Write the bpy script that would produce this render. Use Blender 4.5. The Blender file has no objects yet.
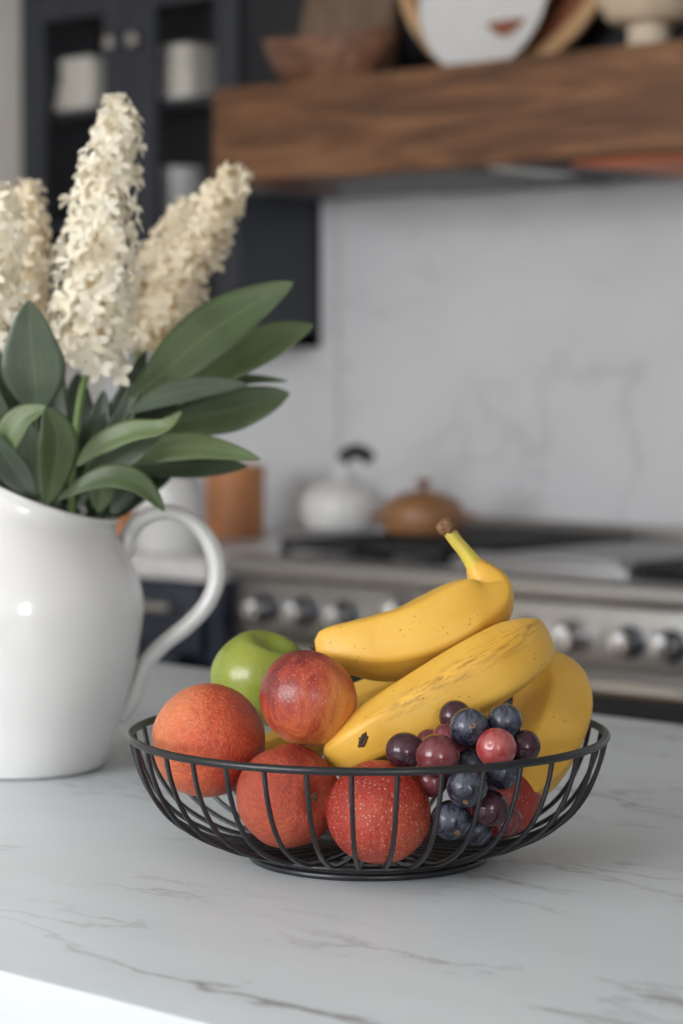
import bpy, bmesh, math, random
from mathutils import Vector, Matrix, noise as mnoise
from math import sin, cos, pi, sqrt, atan, radians

random.seed(7)
S = bpy.context.scene
COL = S.collection
YAW = radians(42.0)                       # the kitchen run is turned 42 degrees from the view
R_ = Vector((cos(YAW), sin(YAW), 0))      # level "right" of the camera
F_ = Vector((-sin(YAW), cos(YAW), 0))     # level "ahead" of the camera
CZ = 1.265
TOP = 0.915                                # worktop height
FPX = 2400.0
PITCH = atan(142 / FPX)

# ------------------------------------------------------------------ camera
cd = bpy.data.cameras.new('camera')
cam = bpy.data.objects.new('camera', cd)
COL.objects.link(cam)
cam.location = (0, 0, CZ)
cam.rotation_euler = (pi / 2 - PITCH, 0, YAW)
cd.sensor_fit = 'VERTICAL'
cd.sensor_height = 36
cd.lens = FPX / 1024 * 36
cd.clip_start = 0.05
cd.clip_end = 60
cd.dof.use_dof = True
cd.dof.focus_distance = 1.63
cd.dof.aperture_fstop = 5.4
cd.dof.aperture_blades = 0
S.camera = cam

# ------------------------------------------------------------------ light
S.view_settings.view_transform = 'Standard'
S.view_settings.look = 'None'
S.view_settings.gamma = 1
S.view_settings.use_curve_mapping = False
S.view_settings.exposure = 0.0
S.cycles.use_denoising = True
S.cycles.max_bounces = 8
S.cycles.sample_clamp_indirect = 6
w = bpy.data.worlds.new('sky')
S.world = w
w.use_nodes = True
wt = w.node_tree
bg = wt.nodes['Background']
bg.inputs[1].default_value = 0.9
tc = wt.nodes.new('ShaderNodeTexCoord')
sp = wt.nodes.new('ShaderNodeSeparateXYZ')
rp = wt.nodes.new('ShaderNodeValToRGB')
rp.color_ramp.elements[0].position = 0.35
rp.color_ramp.elements[0].color = (0.42, 0.40, 0.38, 1)
rp.color_ramp.elements[1].position = 0.75
rp.color_ramp.elements[1].color = (0.80, 0.87, 0.98, 1)
mr = wt.nodes.new('ShaderNodeMapRange')
mr.inputs[1].default_value = -1
mr.inputs[2].default_value = 1
wt.links.new(tc.outputs['Generated'], sp.inputs[0])
wt.links.new(sp.outputs[2], mr.inputs[0])
wt.links.new(mr.outputs[0], rp.inputs[0])
wt.links.new(rp.outputs[0], bg.inputs[0])


def area(name, loc, rot, sx, sy, power, col):
    l = bpy.data.lights.new(name, 'AREA')
    l.shape = 'RECTANGLE'
    l.size, l.size_y = sx, sy
    l.energy = power
    l.color = col
    o = bpy.data.objects.new(name, l)
    COL.objects.link(o)
    o.location = loc
    o.rotation_euler = rot
    return o


# daylight through the window in the wall behind the camera
area('window_daylight', (-1.75, -2.66, 1.86), (pi / 2, 0, 0), 2.5, 1.45, 166, (0.97, 0.985, 1.0))
area('side_window_daylight', (3.06, -1.65, 1.7), (pi / 2, 0, pi / 2), 1.1, 1.3, 62, (0.97, 0.985, 1.0))


# ------------------------------------------------------------------ coordinates
def W(X, Z, z):
    """level camera frame (right, ahead, height) -> room"""
    return R_ * X + F_ * Z + Vector((0, 0, z))


CP, SP = cos(PITCH), sin(PITCH)


def P(px, py, Z):
    """room point seen at px, py that lies Z metres ahead"""
    a = (px - 341.5) / FPX
    b = (512 - py) / FPX
    fwd = CP + b * SP
    up = -SP + b * CP
    k = Z / fwd
    return W(a * k, Z, CZ + up * k)


def VP(px, v):
    """u where the sight line through column px meets the plane v"""
    t = (px - 341.5) / FPX
    return v * (t * cos(YAW) - sin(YAW)) / (t * sin(YAW) + cos(YAW))


# ------------------------------------------------------------------ materials
class NT:
    def __init__(s, name):
        s.m = bpy.data.materials.new(name)
        s.m.use_nodes = True
        s.t = s.m.node_tree
        s.b = s.t.nodes['Principled BSDF']
        s.out = s.t.nodes['Material Output']
        s.co = s.t.nodes.new('ShaderNodeTexCoord')

    def n(s, kind, **kw):
        x = s.t.nodes.new('ShaderNode' + kind)
        for k, v in kw.items():
            setattr(x, k, v)
        return x

    def l(s, a, b):
        s.t.links.new(a, b)

    def mapping(s, src='Object', rot=(0, 0, 0), scale=(1, 1, 1), loc=(0, 0, 0)):
        m = s.n('Mapping')
        m.inputs[1].default_value = loc
        m.inputs[2].default_value = rot
        m.inputs[3].default_value = scale
        s.l(s.co.outputs[src], m.inputs[0])
        return m.outputs[0]

    def noise(s, vec, scale, detail=3, rough=0.5, dist=0.0):
        x = s.n('TexNoise')
        x.inputs['Scale'].default_value = scale
        x.inputs['Detail'].default_value = detail
        x.inputs['Roughness'].default_value = rough
        x.inputs['Distortion'].default_value = dist
        s.l(vec, x.inputs['Vector'])
        return x.outputs[0]

    def voro(s, vec, scale, rnd=1.0):
        x = s.n('TexVoronoi')
        x.inputs['Scale'].default_value = scale
        x.inputs['Randomness'].default_value = rnd
        s.l(vec, x.inputs['Vector'])
        return x

    def ramp(s, fac, stops):
        x = s.n('ValToRGB')
        cr = x.color_ramp
        while len(cr.elements) < len(stops):
            cr.elements.new(0.5)
        for e, (p, c) in zip(cr.elements, stops):
            e.position = p
            e.color = c if len(c) == 4 else (*c, 1)
        s.l(fac, x.inputs[0])
        return x.outputs[0]

    def step(s, fac, a, b, va=0.0, vb=1.0):
        x = s.n('MapRange')
        x.inputs[1].default_value = a
        x.inputs[2].default_value = b
        x.inputs[3].default_value = va
        x.inputs[4].default_value = vb
        s.l(fac, x.inputs[0])
        return x.outputs[0]

    def math(s, op, a, b=0.0):
        x = s.n('Math', operation=op)
        for i, q in enumerate((a, b)):
            if isinstance(q, (int, float)):
                x.inputs[i].default_value = q
            else:
                s.l(q, x.inputs[i])
        return x.outputs[0]

    def mix(s, fac, a, b):
        x = s.n('Mix', data_type='RGBA')
        for i, q in ((0, fac), (6, a), (7, b)):
            if isinstance(q, (int, float)):
                x.inputs[i].default_value = q
            elif isinstance(q, tuple):
                x.inputs[i].default_value = (*q, 1)
            else:
                s.l(q, x.inputs[i])
        return x.outputs[2]

    def bump(s, h, strength=0.2, dist=0.001):
        x = s.n('Bump')
        x.inputs['Strength'].default_value = strength
        x.inputs['Distance'].default_value = dist
        s.l(h, x.inputs['Height'])
        s.l(x.outputs[0], s.b.inputs['Normal'])

    def base(s, c):
        if isinstance(c, tuple):
            s.b.inputs['Base Color'].default_value = (*c, 1)
        else:
            s.l(c, s.b.inputs['Base Color'])

    def set(s, **kw):
        for k, v in kw.items():
            s.b.inputs[k.replace('_', ' ')].default_value = v
        return s


def plain(name, c, rough=0.5, metal=0.0, var=0.08, scale=30, bump=0.0, **kw):
    t = NT(name)
    nz = t.noise(t.co.outputs['Object'], scale, 4)
    d = tuple(x * (1 - var) for x in c)
    e = tuple(min(1, x * (1 + var)) for x in c)
    t.base(t.ramp(nz, [(0.3, d), (0.7, e)]))
    t.set(Roughness=rough, Metallic=metal, **kw)
    if bump:
        t.bump(nz, bump, 0.002)
    return t.m


def marble(name, c, vein, rot, scale, amount, rough, seed):
    t = NT(name)
    v = t.mapping('Object', rot=rot, scale=scale, loc=seed)
    n1 = t.noise(v, 1.5, 9, 0.55, 0.15)
    r1 = t.math('ABSOLUTE', t.math('SUBTRACT', n1, 0.5))
    m1 = t.step(r1, 0.0, 0.010, 1, 0)
    k1 = t.step(t.noise(v, 2.2, 2), 0.42, 0.58)
    n2 = t.noise(v, 3.6, 9, 0.62, 0.2)
    r2 = t.math('ABSOLUTE', t.math('SUBTRACT', n2, 0.49))
    m2 = t.step(r2, 0.0, 0.02, 0.6, 0)
    k2 = t.step(t.noise(v, 3.5, 3), 0.5, 0.66)
    vv = t.math('MAXIMUM', t.math('MULTIPLY', m1, k1), t.math('MULTIPLY', m2, k2))
    cloud = t.noise(v, 1.1, 5, 0.55)
    soft = t.step(r1, 0.0, 0.09, 0.22, 0)
    cl = t.mix(t.step(cloud, 0.35, 0.7), c, tuple(x * 0.88 for x in c))
    cl = t.mix(t.math('MULTIPLY', soft, k1), cl, tuple(x * 0.72 for x in c))
    t.base(t.mix(t.math('MULTIPLY', vv, amount), cl, vein))
    t.set(Roughness=rough, Coat_Weight=0.15, Coat_Roughness=0.2)
    return t.m


def wood(name, c1, c2, c3, rough, axis_scale, ring=9):
    t = NT(name)
    v = t.mapping('Object', scale=axis_scale)
    n = t.noise(v, ring, 8, 0.6, 1.2)
    g = t.noise(v, ring * 6, 4, 0.6, 0.3)
    kn = t.noise(t.co.outputs['Object'], 3.2, 3)
    a = t.ramp(n, [(0.3, c1), (0.52, c2), (0.72, c3)])
    a = t.mix(t.step(g, 0.5, 0.8, 0, 0.55), a, c1)
    a = t.mix(t.step(kn, 0.60, 0.72, 0, 0.7), a, tuple(x * 0.35 for x in c1))
    t.base(a)
    t.set(Roughness=rough)
    t.bump(g, 0.3, 0.002)
    return t.m


MAT = {}
MAT['counter'] = marble('island_marble', (0.640, 0.690, 0.722), (0.20, 0.19, 0.21), (0, 0, -YAW + 0.25),
                        (1.0, 3.0, 2.0), 0.9, 0.40, (5.2, 1.4, 0))
MAT['splash'] = marble('splash_marble', (0.73, 0.745, 0.775), (0.44, 0.45, 0.48), (0, 0.5, 0),
                       (0.7, 1, 0.8), 0.45, 0.3, (4.3, 0.0, 2.2))
MAT['sidetop'] = plain('pale_stone', (0.62, 0.61, 0.61), 0.3)
MAT['wall'] = plain('greige_paint', (0.85, 0.81, 0.74), 0.8, scale=8, var=0.03)
MAT['ceil'] = plain('ceiling_paint', (0.78, 0.78, 0.77), 0.9, scale=6, var=0.02)
MAT['floor'] = wood('oak_floor', (0.22, 0.15, 0.09), (0.32, 0.22, 0.14), (0.40, 0.29, 0.19), 0.4, (0.6, 8, 1))
MAT['navy'] = plain('charcoal_navy_paint', (0.030, 0.034, 0.046), 0.42, var=0.06)
MAT['navyb'] = plain('navy_paint', (0.016, 0.023, 0.042), 0.42, var=0.06)
MAT['black'] = plain('black_paint', (0.012, 0.013, 0.018), 0.6)
MAT['beam'] = wood('rustic_beam_wood', (0.055, 0.024, 0.012), (0.175, 0.078, 0.034), (0.31, 0.155, 0.075), 0.65,
                   (0.55, 5, 5), 5)
MAT['darkwood'] = wood('dark_carved_wood', (0.08, 0.035, 0.02), (0.22, 0.105, 0.06), (0.40, 0.21, 0.13), 0.4,
                       (2, 6, 6), 6)
MAT['boardwood'] = wood('weathered_board_wood', (0.10, 0.06, 0.04), (0.17, 0.11, 0.075), (0.22, 0.15, 0.10), 0.6,
                        (8, 8, 1.5), 5)
MAT['tanwood'] = wood('pale_maple_wood', (0.42, 0.24, 0.11), (0.60, 0.38, 0.20), (0.70, 0.48, 0.28), 0.5,
                      (3, 3, 3), 5)
MAT['redwood'] = plain('red_brown_wood', (0.26, 0.09, 0.045), 0.5)
MAT['cream'] = plain('pale_wood', (0.62, 0.50, 0.36), 0.5)
MAT['china'] = plain('white_china', (0.68, 0.68, 0.68), 0.25, var=0.02)
MAT['linen'] = plain('cream_linen', (0.80, 0.755, 0.68), 0.9, scale=200, bump=0.4)
MAT['chrome'] = plain('chrome', (0.72, 0.73, 0.75), 0.16, 1.0, var=0.03)
MAT['darkchrome'] = plain('dark_knob_ring', (0.06, 0.075, 0.11), 0.25, 0.7)
MAT['pewter'] = plain('brushed_nickel', (0.55, 0.53, 0.50), 0.35, 1.0)
MAT['iron'] = plain('cast_iron', (0.010, 0.010, 0.011), 0.55, bump=0.2)
MAT['copperc'] = plain('copper_glaze', (0.50, 0.21, 0.085), 0.5, 0.1, var=0.2, scale=14)
MAT['potbrown'] = plain('brown_enamel', (0.30, 0.145, 0.062), 0.35, var=0.12)
MAT['orange'] = plain('orange_panel', (0.78, 0.19, 0.045), 0.5, 0.1, var=0.25, scale=8)


def steel(name, c, rough):
    t = NT(name)
    v = t.mapping('Object', scale=(2, 60, 60))
    nz = t.noise(v, 4, 4)
    t.base(t.ramp(nz, [(0.3, tuple(x * 0.88 for x in c)), (0.7, c)]))
    t.l(t.step(nz, 0.3, 0.7, rough * 0.8, rough * 1.25), t.b.inputs['Roughness'])
    t.set(Metallic=1.0)
    return t.m


MAT['steel'] = steel('brushed_steel', (0.43, 0.425, 0.42), 0.34)
MAT['steeltop'] = steel('griddle_steel', (0.42, 0.42, 0.43), 0.55)
MAT['filter'] = steel('filter_steel', (0.20, 0.20, 0.21), 0.5)

# basket wire
t = NT('powder_coated_wire')
nz = t.noise(t.co.outputs['Object'], 900, 2)
t.base(t.ramp(nz, [(0.3, (0.007, 0.008, 0.010)), (0.7, (0.014, 0.016, 0.020))]))
t.set(Roughness=0.33)
t.bump(nz, 0.10, 0.0006)
MAT['wire'] = t.m

# ceramic pitcher
t = NT('white_glazed_ceramic')
nz = t.noise(t.co.outputs['Object'], 9, 3)
t.base(t.ramp(nz, [(0.3, (0.735, 0.73, 0.715)), (0.7, (0.77, 0.765, 0.755))]))
t.set(Roughness=0.22, Coat_Weight=0.6, Coat_Roughness=0.06)
t.bump(nz, 0.15, 0.002)
MAT['ceramic'] = t.m

# glass of the cabinet doors: thin clear pane
t = NT('clear_cabinet_glass')
t.base((0.9, 0.92, 0.95))
t.set(Roughness=0.03, Transmission_Weight=1.0, IOR=1.25)
t.t.nodes.remove(t.b)
tr = t.n('BsdfTransparent')
tr.inputs[0].default_value = (0.98, 0.985, 0.99, 1)
gl = t.n('BsdfGlossy')
gl.inputs['Roughness'].default_value = 0.05
nz = t.noise(t.co.outputs['Object'], 3, 1)
fr = t.n('LayerWeight')
fr.inputs[0].default_value = 0.12
ms = t.n('MixShader')
t.l(fr.outputs[0], ms.inputs[0])
t.l(tr.outputs[0], ms.inputs[1])
t.l(gl.outputs[0], ms.inputs[2])
t.l(ms.outputs[0], t.out.inputs[0])
MAT['glass'] = t.m


def banana_mat(name, streak_u=None, spots=1.0):
    t = NT(name)
    ob = t.co.outputs['Object']
    uv = t.n('SeparateXYZ')
    t.l(t.co.outputs['UV'], uv.inputs[0])
    n = t.noise(ob, 22, 3)
    c = t.ramp(n, [(0.3, (0.66, 0.355, 0.035)), (0.7, (0.76, 0.455, 0.075))])
    long = t.noise(t.mapping('UV', scale=(60, 3, 1)), 1.0, 4)
    c = t.mix(t.step(long, 0.5, 0.75, 0, 0.35), c, (0.72, 0.47, 0.14))
    vo = t.voro(ob, 210)
    dots = t.step(vo.outputs['Distance'], 0.10, 0.2, 1, 0)
    gate = t.step(t.noise(ob, 60, 2), 0.55, 0.60)
    m = t.math('MULTIPLY', dots, gate)
    vo2 = t.voro(ob, 480)
    dots2 = t.step(vo2.outputs['Distance'], 0.12, 0.25, 1, 0)
    g2 = t.step(t.noise(ob, 34, 3), 0.57, 0.64)
    m = t.math('MAXIMUM', m, t.math('MULTIPLY', dots2, g2))
    m = t.math('MULTIPLY', m, 0.75 * spots)
    if streak_u is not None:
        d = t.math('ABSOLUTE', t.math('SUBTRACT', uv.outputs[0], streak_u))
        sn = t.noise(t.mapping('UV', scale=(55, 16, 1)), 1.0, 5, 0.7)
        band = t.math('MULTIPLY', t.step(d, 0.0, 0.085, 1, 0), t.step(sn, 0.46, 0.62))
        inside = t.math('MULTIPLY', t.step(uv.outputs[1], 0.33, 0.45), t.step(uv.outputs[1], 0.86, 0.78))
        m = t.math('MAXIMUM', m, t.math('MULTIPLY', t.math('MULTIPLY', band, inside), 0.8))
    c = t.mix(m, c, (0.27, 0.11, 0.025))
    t.base(c)
    t.set(Roughness=0.48, Subsurface_Weight=0.05, Subsurface_Scale=0.01)
    t.b.inputs['Subsurface Radius'].default_value = (1, 0.5, 0.1)
    t.bump(t.noise(ob, 260, 3), 0.12, 0.001)
    return t.m


MAT['banana'] = banana_mat('banana_peel')
MAT['banana2'] = banana_mat('banana_peel_scuffed', 0.43, 1.1)
t = NT('banana_stem_green')
uv = t.n('SeparateXYZ')
t.l(t.co.outputs['UV'], uv.inputs[0])
t.base(t.ramp(uv.outputs[1], [(0.0, (0.72, 0.44, 0.05)), (0.4, (0.62, 0.50, 0.07)), (1.0, (0.50, 0.42, 0.09))]))
t.set(Roughness=0.45)
t.bump(t.noise(t.co.outputs['Object'], 200, 3), 0.2, 0.001)
MAT['bstem'] = t.m
MAT['btip'] = plain('banana_tip_brown', (0.20, 0.105, 0.05), 0.8, scale=400, var=0.5, bump=0.9)
MAT['bdark'] = plain('banana_scar', (0.05, 0.022, 0.010), 0.7, scale=400, var=0.5, bump=0.6)


def fruit_mat(name, c1, c2, c3, speck, speck_col, dot=0.2, dens=(0.2, 0.3), rough=0.36, amt=0.8, bump=0.25,
              gdir=(1, 0, 0), scale=26, glow=0.0):
    t = NT(name)
    ob = t.co.outputs['Object']
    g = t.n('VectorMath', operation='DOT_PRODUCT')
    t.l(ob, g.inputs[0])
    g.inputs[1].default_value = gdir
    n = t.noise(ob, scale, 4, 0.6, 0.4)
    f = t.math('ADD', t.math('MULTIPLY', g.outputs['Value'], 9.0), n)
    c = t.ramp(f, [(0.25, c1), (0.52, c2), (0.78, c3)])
    vo = t.voro(ob, speck)
    d = t.step(vo.outputs['Distance'], dot, dot + 0.12, 1, 0)
    gate = t.step(t.noise(ob, speck * 0.22, 2), dens[0], dens[1])
    m = t.math('MULTIPLY', d, gate)
    pore = t.step(t.noise(ob, speck * 0.55, 3, 0.6), 0.38, 0.54, 0.25, 0.0)
    c = t.mix(pore, c, tuple(x * 0.45 for x in c3))
    c = t.mix(t.math('MULTIPLY', m, amt), c, speck_col)
    t.base(c)
    t.set(Roughness=rough, Specular_IOR_Level=0.4)
    hb = t.math('ADD', t.math('MULTIPLY', m, 0.5), t.math('MULTIPLY', t.noise(ob, speck * 0.7, 4, 0.65), 1.6))
    hb = t.math('ADD', hb, t.math('MULTIPLY', t.noise(ob, speck * 0.16, 3), 1.8))
    t.bump(hb, bump, 0.0012)
    return t.m


def view_dir(x, y, z):
    v = R_ * x + F_ * y + Vector((0, 0, z))
    return tuple(v)


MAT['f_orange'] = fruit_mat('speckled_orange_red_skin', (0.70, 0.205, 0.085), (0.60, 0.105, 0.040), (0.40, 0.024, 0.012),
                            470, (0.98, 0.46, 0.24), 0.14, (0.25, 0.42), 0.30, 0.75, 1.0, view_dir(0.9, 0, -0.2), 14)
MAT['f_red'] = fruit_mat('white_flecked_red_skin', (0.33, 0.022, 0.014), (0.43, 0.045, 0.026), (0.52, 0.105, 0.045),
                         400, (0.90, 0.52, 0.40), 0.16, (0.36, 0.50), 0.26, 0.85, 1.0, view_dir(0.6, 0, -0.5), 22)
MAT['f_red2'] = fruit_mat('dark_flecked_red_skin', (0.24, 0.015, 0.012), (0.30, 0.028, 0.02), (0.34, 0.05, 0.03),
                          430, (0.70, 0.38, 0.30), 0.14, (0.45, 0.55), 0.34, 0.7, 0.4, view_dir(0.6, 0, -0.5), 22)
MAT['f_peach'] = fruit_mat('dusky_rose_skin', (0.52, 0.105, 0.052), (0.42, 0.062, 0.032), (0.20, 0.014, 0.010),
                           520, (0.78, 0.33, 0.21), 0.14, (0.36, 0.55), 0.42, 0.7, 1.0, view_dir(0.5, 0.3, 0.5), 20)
# nectarine: streaky orange over dark red
t = NT('nectarine_skin')
v = t.mapping('Object', scale=(1, 1, 0.35))
n1 = t.noise(v, 46, 9, 0.72, 0.6)
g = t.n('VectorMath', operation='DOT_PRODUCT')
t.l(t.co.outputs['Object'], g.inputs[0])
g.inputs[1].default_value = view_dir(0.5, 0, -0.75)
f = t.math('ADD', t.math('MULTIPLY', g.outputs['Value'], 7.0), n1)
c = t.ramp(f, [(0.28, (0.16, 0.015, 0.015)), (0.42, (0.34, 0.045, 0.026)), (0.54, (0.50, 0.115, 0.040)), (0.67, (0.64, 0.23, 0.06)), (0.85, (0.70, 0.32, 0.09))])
vo = t.voro(t.co.outputs['Object'], 420)
c = t.mix(t.math('MULTIPLY', t.step(vo.outputs['Distance'], 0.12, 0.24, 1, 0), 0.5), c, (0.80, 0.44, 0.22))
t.base(c)
t.set(Roughness=0.34, Coat_Weight=0.1, Coat_Roughness=0.2)
t.bump(t.noise(t.co.outputs['Object'], 420, 4), 0.5, 0.001)
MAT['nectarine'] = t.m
# green apple
t = NT('green_apple_skin')
n1 = t.noise(t.mapping('Object', scale=(1, 1, 0.4)), 20, 4)
c = t.ramp(n1, [(0.3, (0.17, 0.225, 0.022)), (0.7, (0.28, 0.32, 0.048))])
vo = t.voro(t.co.outputs['Object'], 260)
c = t.mix(t.math('MULTIPLY', t.step(vo.outputs['Distance'], 0.08, 0.16, 1, 0), 0.5), c, (0.62, 0.68, 0.30))
t.base(c)
t.set(Roughness=0.30, Coat_Weight=0.1, Coat_Roughness=0.25)
t.bump(t.noise(t.co.outputs['Object'], 120, 4), 0.35, 0.001)
MAT['apple'] = t.m


def grape_mat(name, dark, light, bloom, amt):
    t = NT(name)
    ob = t.co.outputs['Object']
    n1 = t.noise(ob, 70, 3)
    c = t.ramp(n1, [(0.35, dark), (0.7, light)])
    b = t.math('MULTIPLY', t.step(t.noise(ob, 95, 6, 0.65, 0.6), 0.40, 0.62), amt)
    t.base(t.mix(b, c, bloom))
    t.l(t.step(b, 0.0, 0.6, 0.10, 0.36), t.b.inputs['Roughness'])
    t.set(Subsurface_Weight=0.0)
    t.b.inputs['Subsurface Radius'].default_value = (1, 0.25, 0.2)
    return t.m


MAT['g_blue'] = grape_mat('blue_black_grape_skin', (0.008, 0.009, 0.018), (0.022, 0.014, 0.026), (0.13, 0.155, 0.21), 0.62)
MAT['g_purple'] = grape_mat('dark_purple_grape_skin', (0.016, 0.004, 0.008), (0.055, 0.008, 0.015), (0.11, 0.07, 0.10), 0.32)
MAT['g_redp'] = grape_mat('wine_red_grape_skin', (0.085, 0.008, 0.012), (0.17, 0.022, 0.026), (0.24, 0.12, 0.14), 0.35)
MAT['g_red'] = grape_mat('rose_red_grape_skin', (0.27, 0.028, 0.028), (0.37, 0.065, 0.055), (0.46, 0.22, 0.22), 0.35)
MAT['gstem'] = plain('grape_stem_brown', (0.25, 0.17, 0.07), 0.6)


def leaf_mat(name, c1, c2, rib):
    t = NT(name)
    uv = t.n('SeparateXYZ')
    t.l(t.co.outputs['UV'], uv.inputs[0])
    n = t.noise(t.co.outputs['Object'], 28, 3)
    c = t.ramp(n, [(0.3, c1), (0.7, c2)])
    d = t.math('ABSOLUTE', t.math('SUBTRACT', uv.outputs[0], 0.5))
    wv = t.noise(t.mapping('UV', scale=(42, 1.3, 1)), 1.0, 2)
    c = t.mix(t.step(wv, 0.45, 0.7, 0, 0.4), c, rib)
    c = t.mix(t.step(d, 0.008, 0.03, 0.7, 0), c, rib)
    t.base(c)
    t.set(Roughness=0.38, Subsurface_Weight=0.0)
    t.bump(wv, 0.25, 0.001)
    ts = t.n('BsdfTranslucent')
    t.l(c, ts.inputs[0])
    ms = t.n('MixShader')
    ms.inputs[0].default_value = 0.14
    t.l(t.b.outputs[0], ms.inputs[1])
    t.l(ts.outputs[0], ms.inputs[2])
    t.l(ms.outputs[0], t.out.inputs[0])
    return t.m


MAT['leaf'] = leaf_mat('dark_green_leaf', (0.042, 0.070, 0.027), (0.074, 0.112, 0.045), (0.12, 0.165, 0.08))
MAT['leafl'] = leaf_mat('light_green_leaf', (0.085, 0.130, 0.048), (0.13, 0.185, 0.075), (0.20, 0.26, 0.125))
MAT['leafg'] = leaf_mat('blue_green_leaf', (0.062, 0.092, 0.060), (0.098, 0.135, 0.090), (0.15, 0.19, 0.13))
MAT['leafd'] = leaf_mat('deep_green_leaf', (0.018, 0.036, 0.014), (0.035, 0.062, 0.024), (0.055, 0.085, 0.04))
MAT['stem'] = plain('green_stem', (0.17, 0.26, 0.085), 0.5)


def petal_mat(name, c1, c2):
    t = NT(name)
    n = t.noise(t.co.outputs['Object'], 60, 3)
    c = t.ramp(n, [(0.3, c1), (0.7, c2)])
    t.base(c)
    t.set(Roughness=0.6)
    ts = t.n('BsdfTranslucent')
    t.l(c, ts.inputs[0])
    ms = t.n('MixShader')
    ms.inputs[0].default_value = 0.42
    t.l(t.b.outputs[0], ms.inputs[1])
    t.l(ts.outputs[0], ms.inputs[2])
    t.l(ms.outputs[0], t.out.inputs[0])
    return t.m


MAT['petal'] = petal_mat('ivory_petal', (0.95, 0.89, 0.74), (0.98, 0.95, 0.86))
MAT['petalb'] = petal_mat('cream_petal', (0.89, 0.79, 0.60), (0.95, 0.89, 0.75))
MAT['core'] = plain('beige_flower_core', (0.72, 0.58, 0.36), 0.8)


# ------------------------------------------------------------------ mesh helpers
class MB:
    def __init__(s):
        s.v, s.f, s.uv = [], [], []

    def add(s, v, f, uv=None):
        o = len(s.v)
        s.v += [Vector(p) for p in v]
        s.f += [tuple(i + o for i in q) for q in f]
        s.uv += (uv if uv else [(0, 0)] * len(v))
        return s

    def box(s, x0, x1, y0, y1, z0, z1, bev=0.0, seg=2):
        bm = bmesh.new()
        bmesh.ops.create_cube(bm, size=1)
        for q in bm.verts:
            q.co = Vector(((x0 + x1) / 2 + q.co.x * (x1 - x0), (y0 + y1) / 2 + q.co.y * (y1 - y0),
                           (z0 + z1) / 2 + q.co.z * (z1 - z0)))
        if bev:
            bmesh.ops.bevel(bm, geom=bm.edges[:], offset=bev, segments=seg, affect='EDGES', profile=0.5)
        bm.verts.index_update()
        s.add([q.co.copy() for q in bm.verts], [[q.index for q in f.verts] for f in bm.faces])
        bm.free()
        return s

    def lathe(s, prof, n=48, c=(0, 0, 0), cap0=True, cap1=True, mod=None, axis=None):
        """prof: list of (r, z); axis: direction that replaces +z"""
        v, uv, f = [], [], []
        M = Matrix.Identity(3)
        if axis is not None:
            M = Vector((0, 0, 1)).rotation_difference(Vector(axis)).to_matrix()
        for j, (r, z) in enumerate(prof):
            for i in range(n):
                a = 2 * pi * i / n
                p = Vector((r * cos(a), r * sin(a), z))
                if mod:
                    p = mod(p, a, j / (len(prof) - 1))
                v.append(M @ p + Vector(c))
                uv.append((i / n, j / (len(prof) - 1)))
        for j in range(len(prof) - 1):
            for i in range(n):
                k = (i + 1) % n
                f.append((j * n + i, j * n + k, (j + 1) * n + k, (j + 1) * n + i))
        if cap0:
            f.append(tuple(range(n))[::-1])
        if cap1:
            f.append(tuple((len(prof) - 1) * n + i for i in range(n)))
        return s.add(v, f, uv)

    def tube(s, pts, rad, n=12, closed=False, sect=None, up=None, caps=True):
        """pts: points; rad: radius per point or number; sect(a, t)->factor pair"""
        pts = [Vector(p) for p in pts]
        m = len(pts)
        if not hasattr(rad, '__len__'):
            rad = [rad] * m
        v, uv, f = [], [], []
        nrm = None
        for j in range(m):
            if closed:
                tg = pts[(j + 1) % m] - pts[j - 1]
            else:
                tg = pts[min(j + 1, m - 1)] - pts[max(j - 1, 0)]
            tg.normalize()
            if nrm is None:
                q = Vector(up) if up else (Vector((0, 0, 1)) if abs(tg.z) < 0.9 else Vector((1, 0, 0)))
                nrm = (q - tg * q.dot(tg)).normalized()
            else:
                nrm = (nrm - tg * nrm.dot(tg)).normalized()
            bn = tg.cross(nrm)
            tt = j / (m - 1)
            for i in range(n):
                a = 2 * pi * i / n
                fa, fb = sect(a, tt) if sect else (1, 1)
                v.append(pts[j] + nrm * (cos(a) * rad[j] * fa) + bn * (sin(a) * rad[j] * fb))
                uv.append((i / n, tt))
        for j in range(m if closed else m - 1):
            jj = (j + 1) % m
            for i in range(n):
                k = (i + 1) % n
                f.append((j * n + i, j * n + k, jj * n + k, jj * n + i))
        if caps and not closed:
            f.append(tuple(range(n))[::-1])
            f.append(tuple((m - 1) * n + i for i in range(n)))
        return s.add(v, f, uv)

    def build(s, name, mat, parent=None, smooth=True, origin=None, sharp=35):
        me = bpy.data.meshes.new(name)
        o = Vector(origin) if origin is not None else Vector((0, 0, 0))
        me.from_pydata([tuple(p - o) for p in s.v], [], s.f)
        lay = me.uv_layers.new(name='UVMap')
        for lp in me.loops:
            lay.data[lp.index].uv = s.uv[lp.vertex_index]
        me.materials.append(mat if not isinstance(mat, str) else MAT[mat])
        if smooth:
            for p in me.polygons:
                p.use_smooth = True
            if sharp:
                me.set_sharp_from_angle(angle=radians(sharp))
        me.update()
        ob = bpy.data.objects.new(name, me)
        COL.objects.link(ob)
        if parent is not None:
            ob.parent = parent
            ob.location = o - Vector(parent.get('org', (0, 0, 0)))
        else:
            ob.location = o
        ob['org'] = tuple(o)
        return ob


def tag(o, label, cat, group=None):
    o['label'] = label
    o['category'] = cat
    if group:
        o['group'] = group
    return o


def thing(name, org, label, cat, group=None):
    o = bpy.data.objects.new(name, None)
    o.empty_display_size = 0.05
    COL.objects.link(o)
    o.location = org
    o['org'] = tuple(org)
    return tag(o, label, cat, group)


def struct(o):
    o['kind'] = 'structure'
    return o


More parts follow.
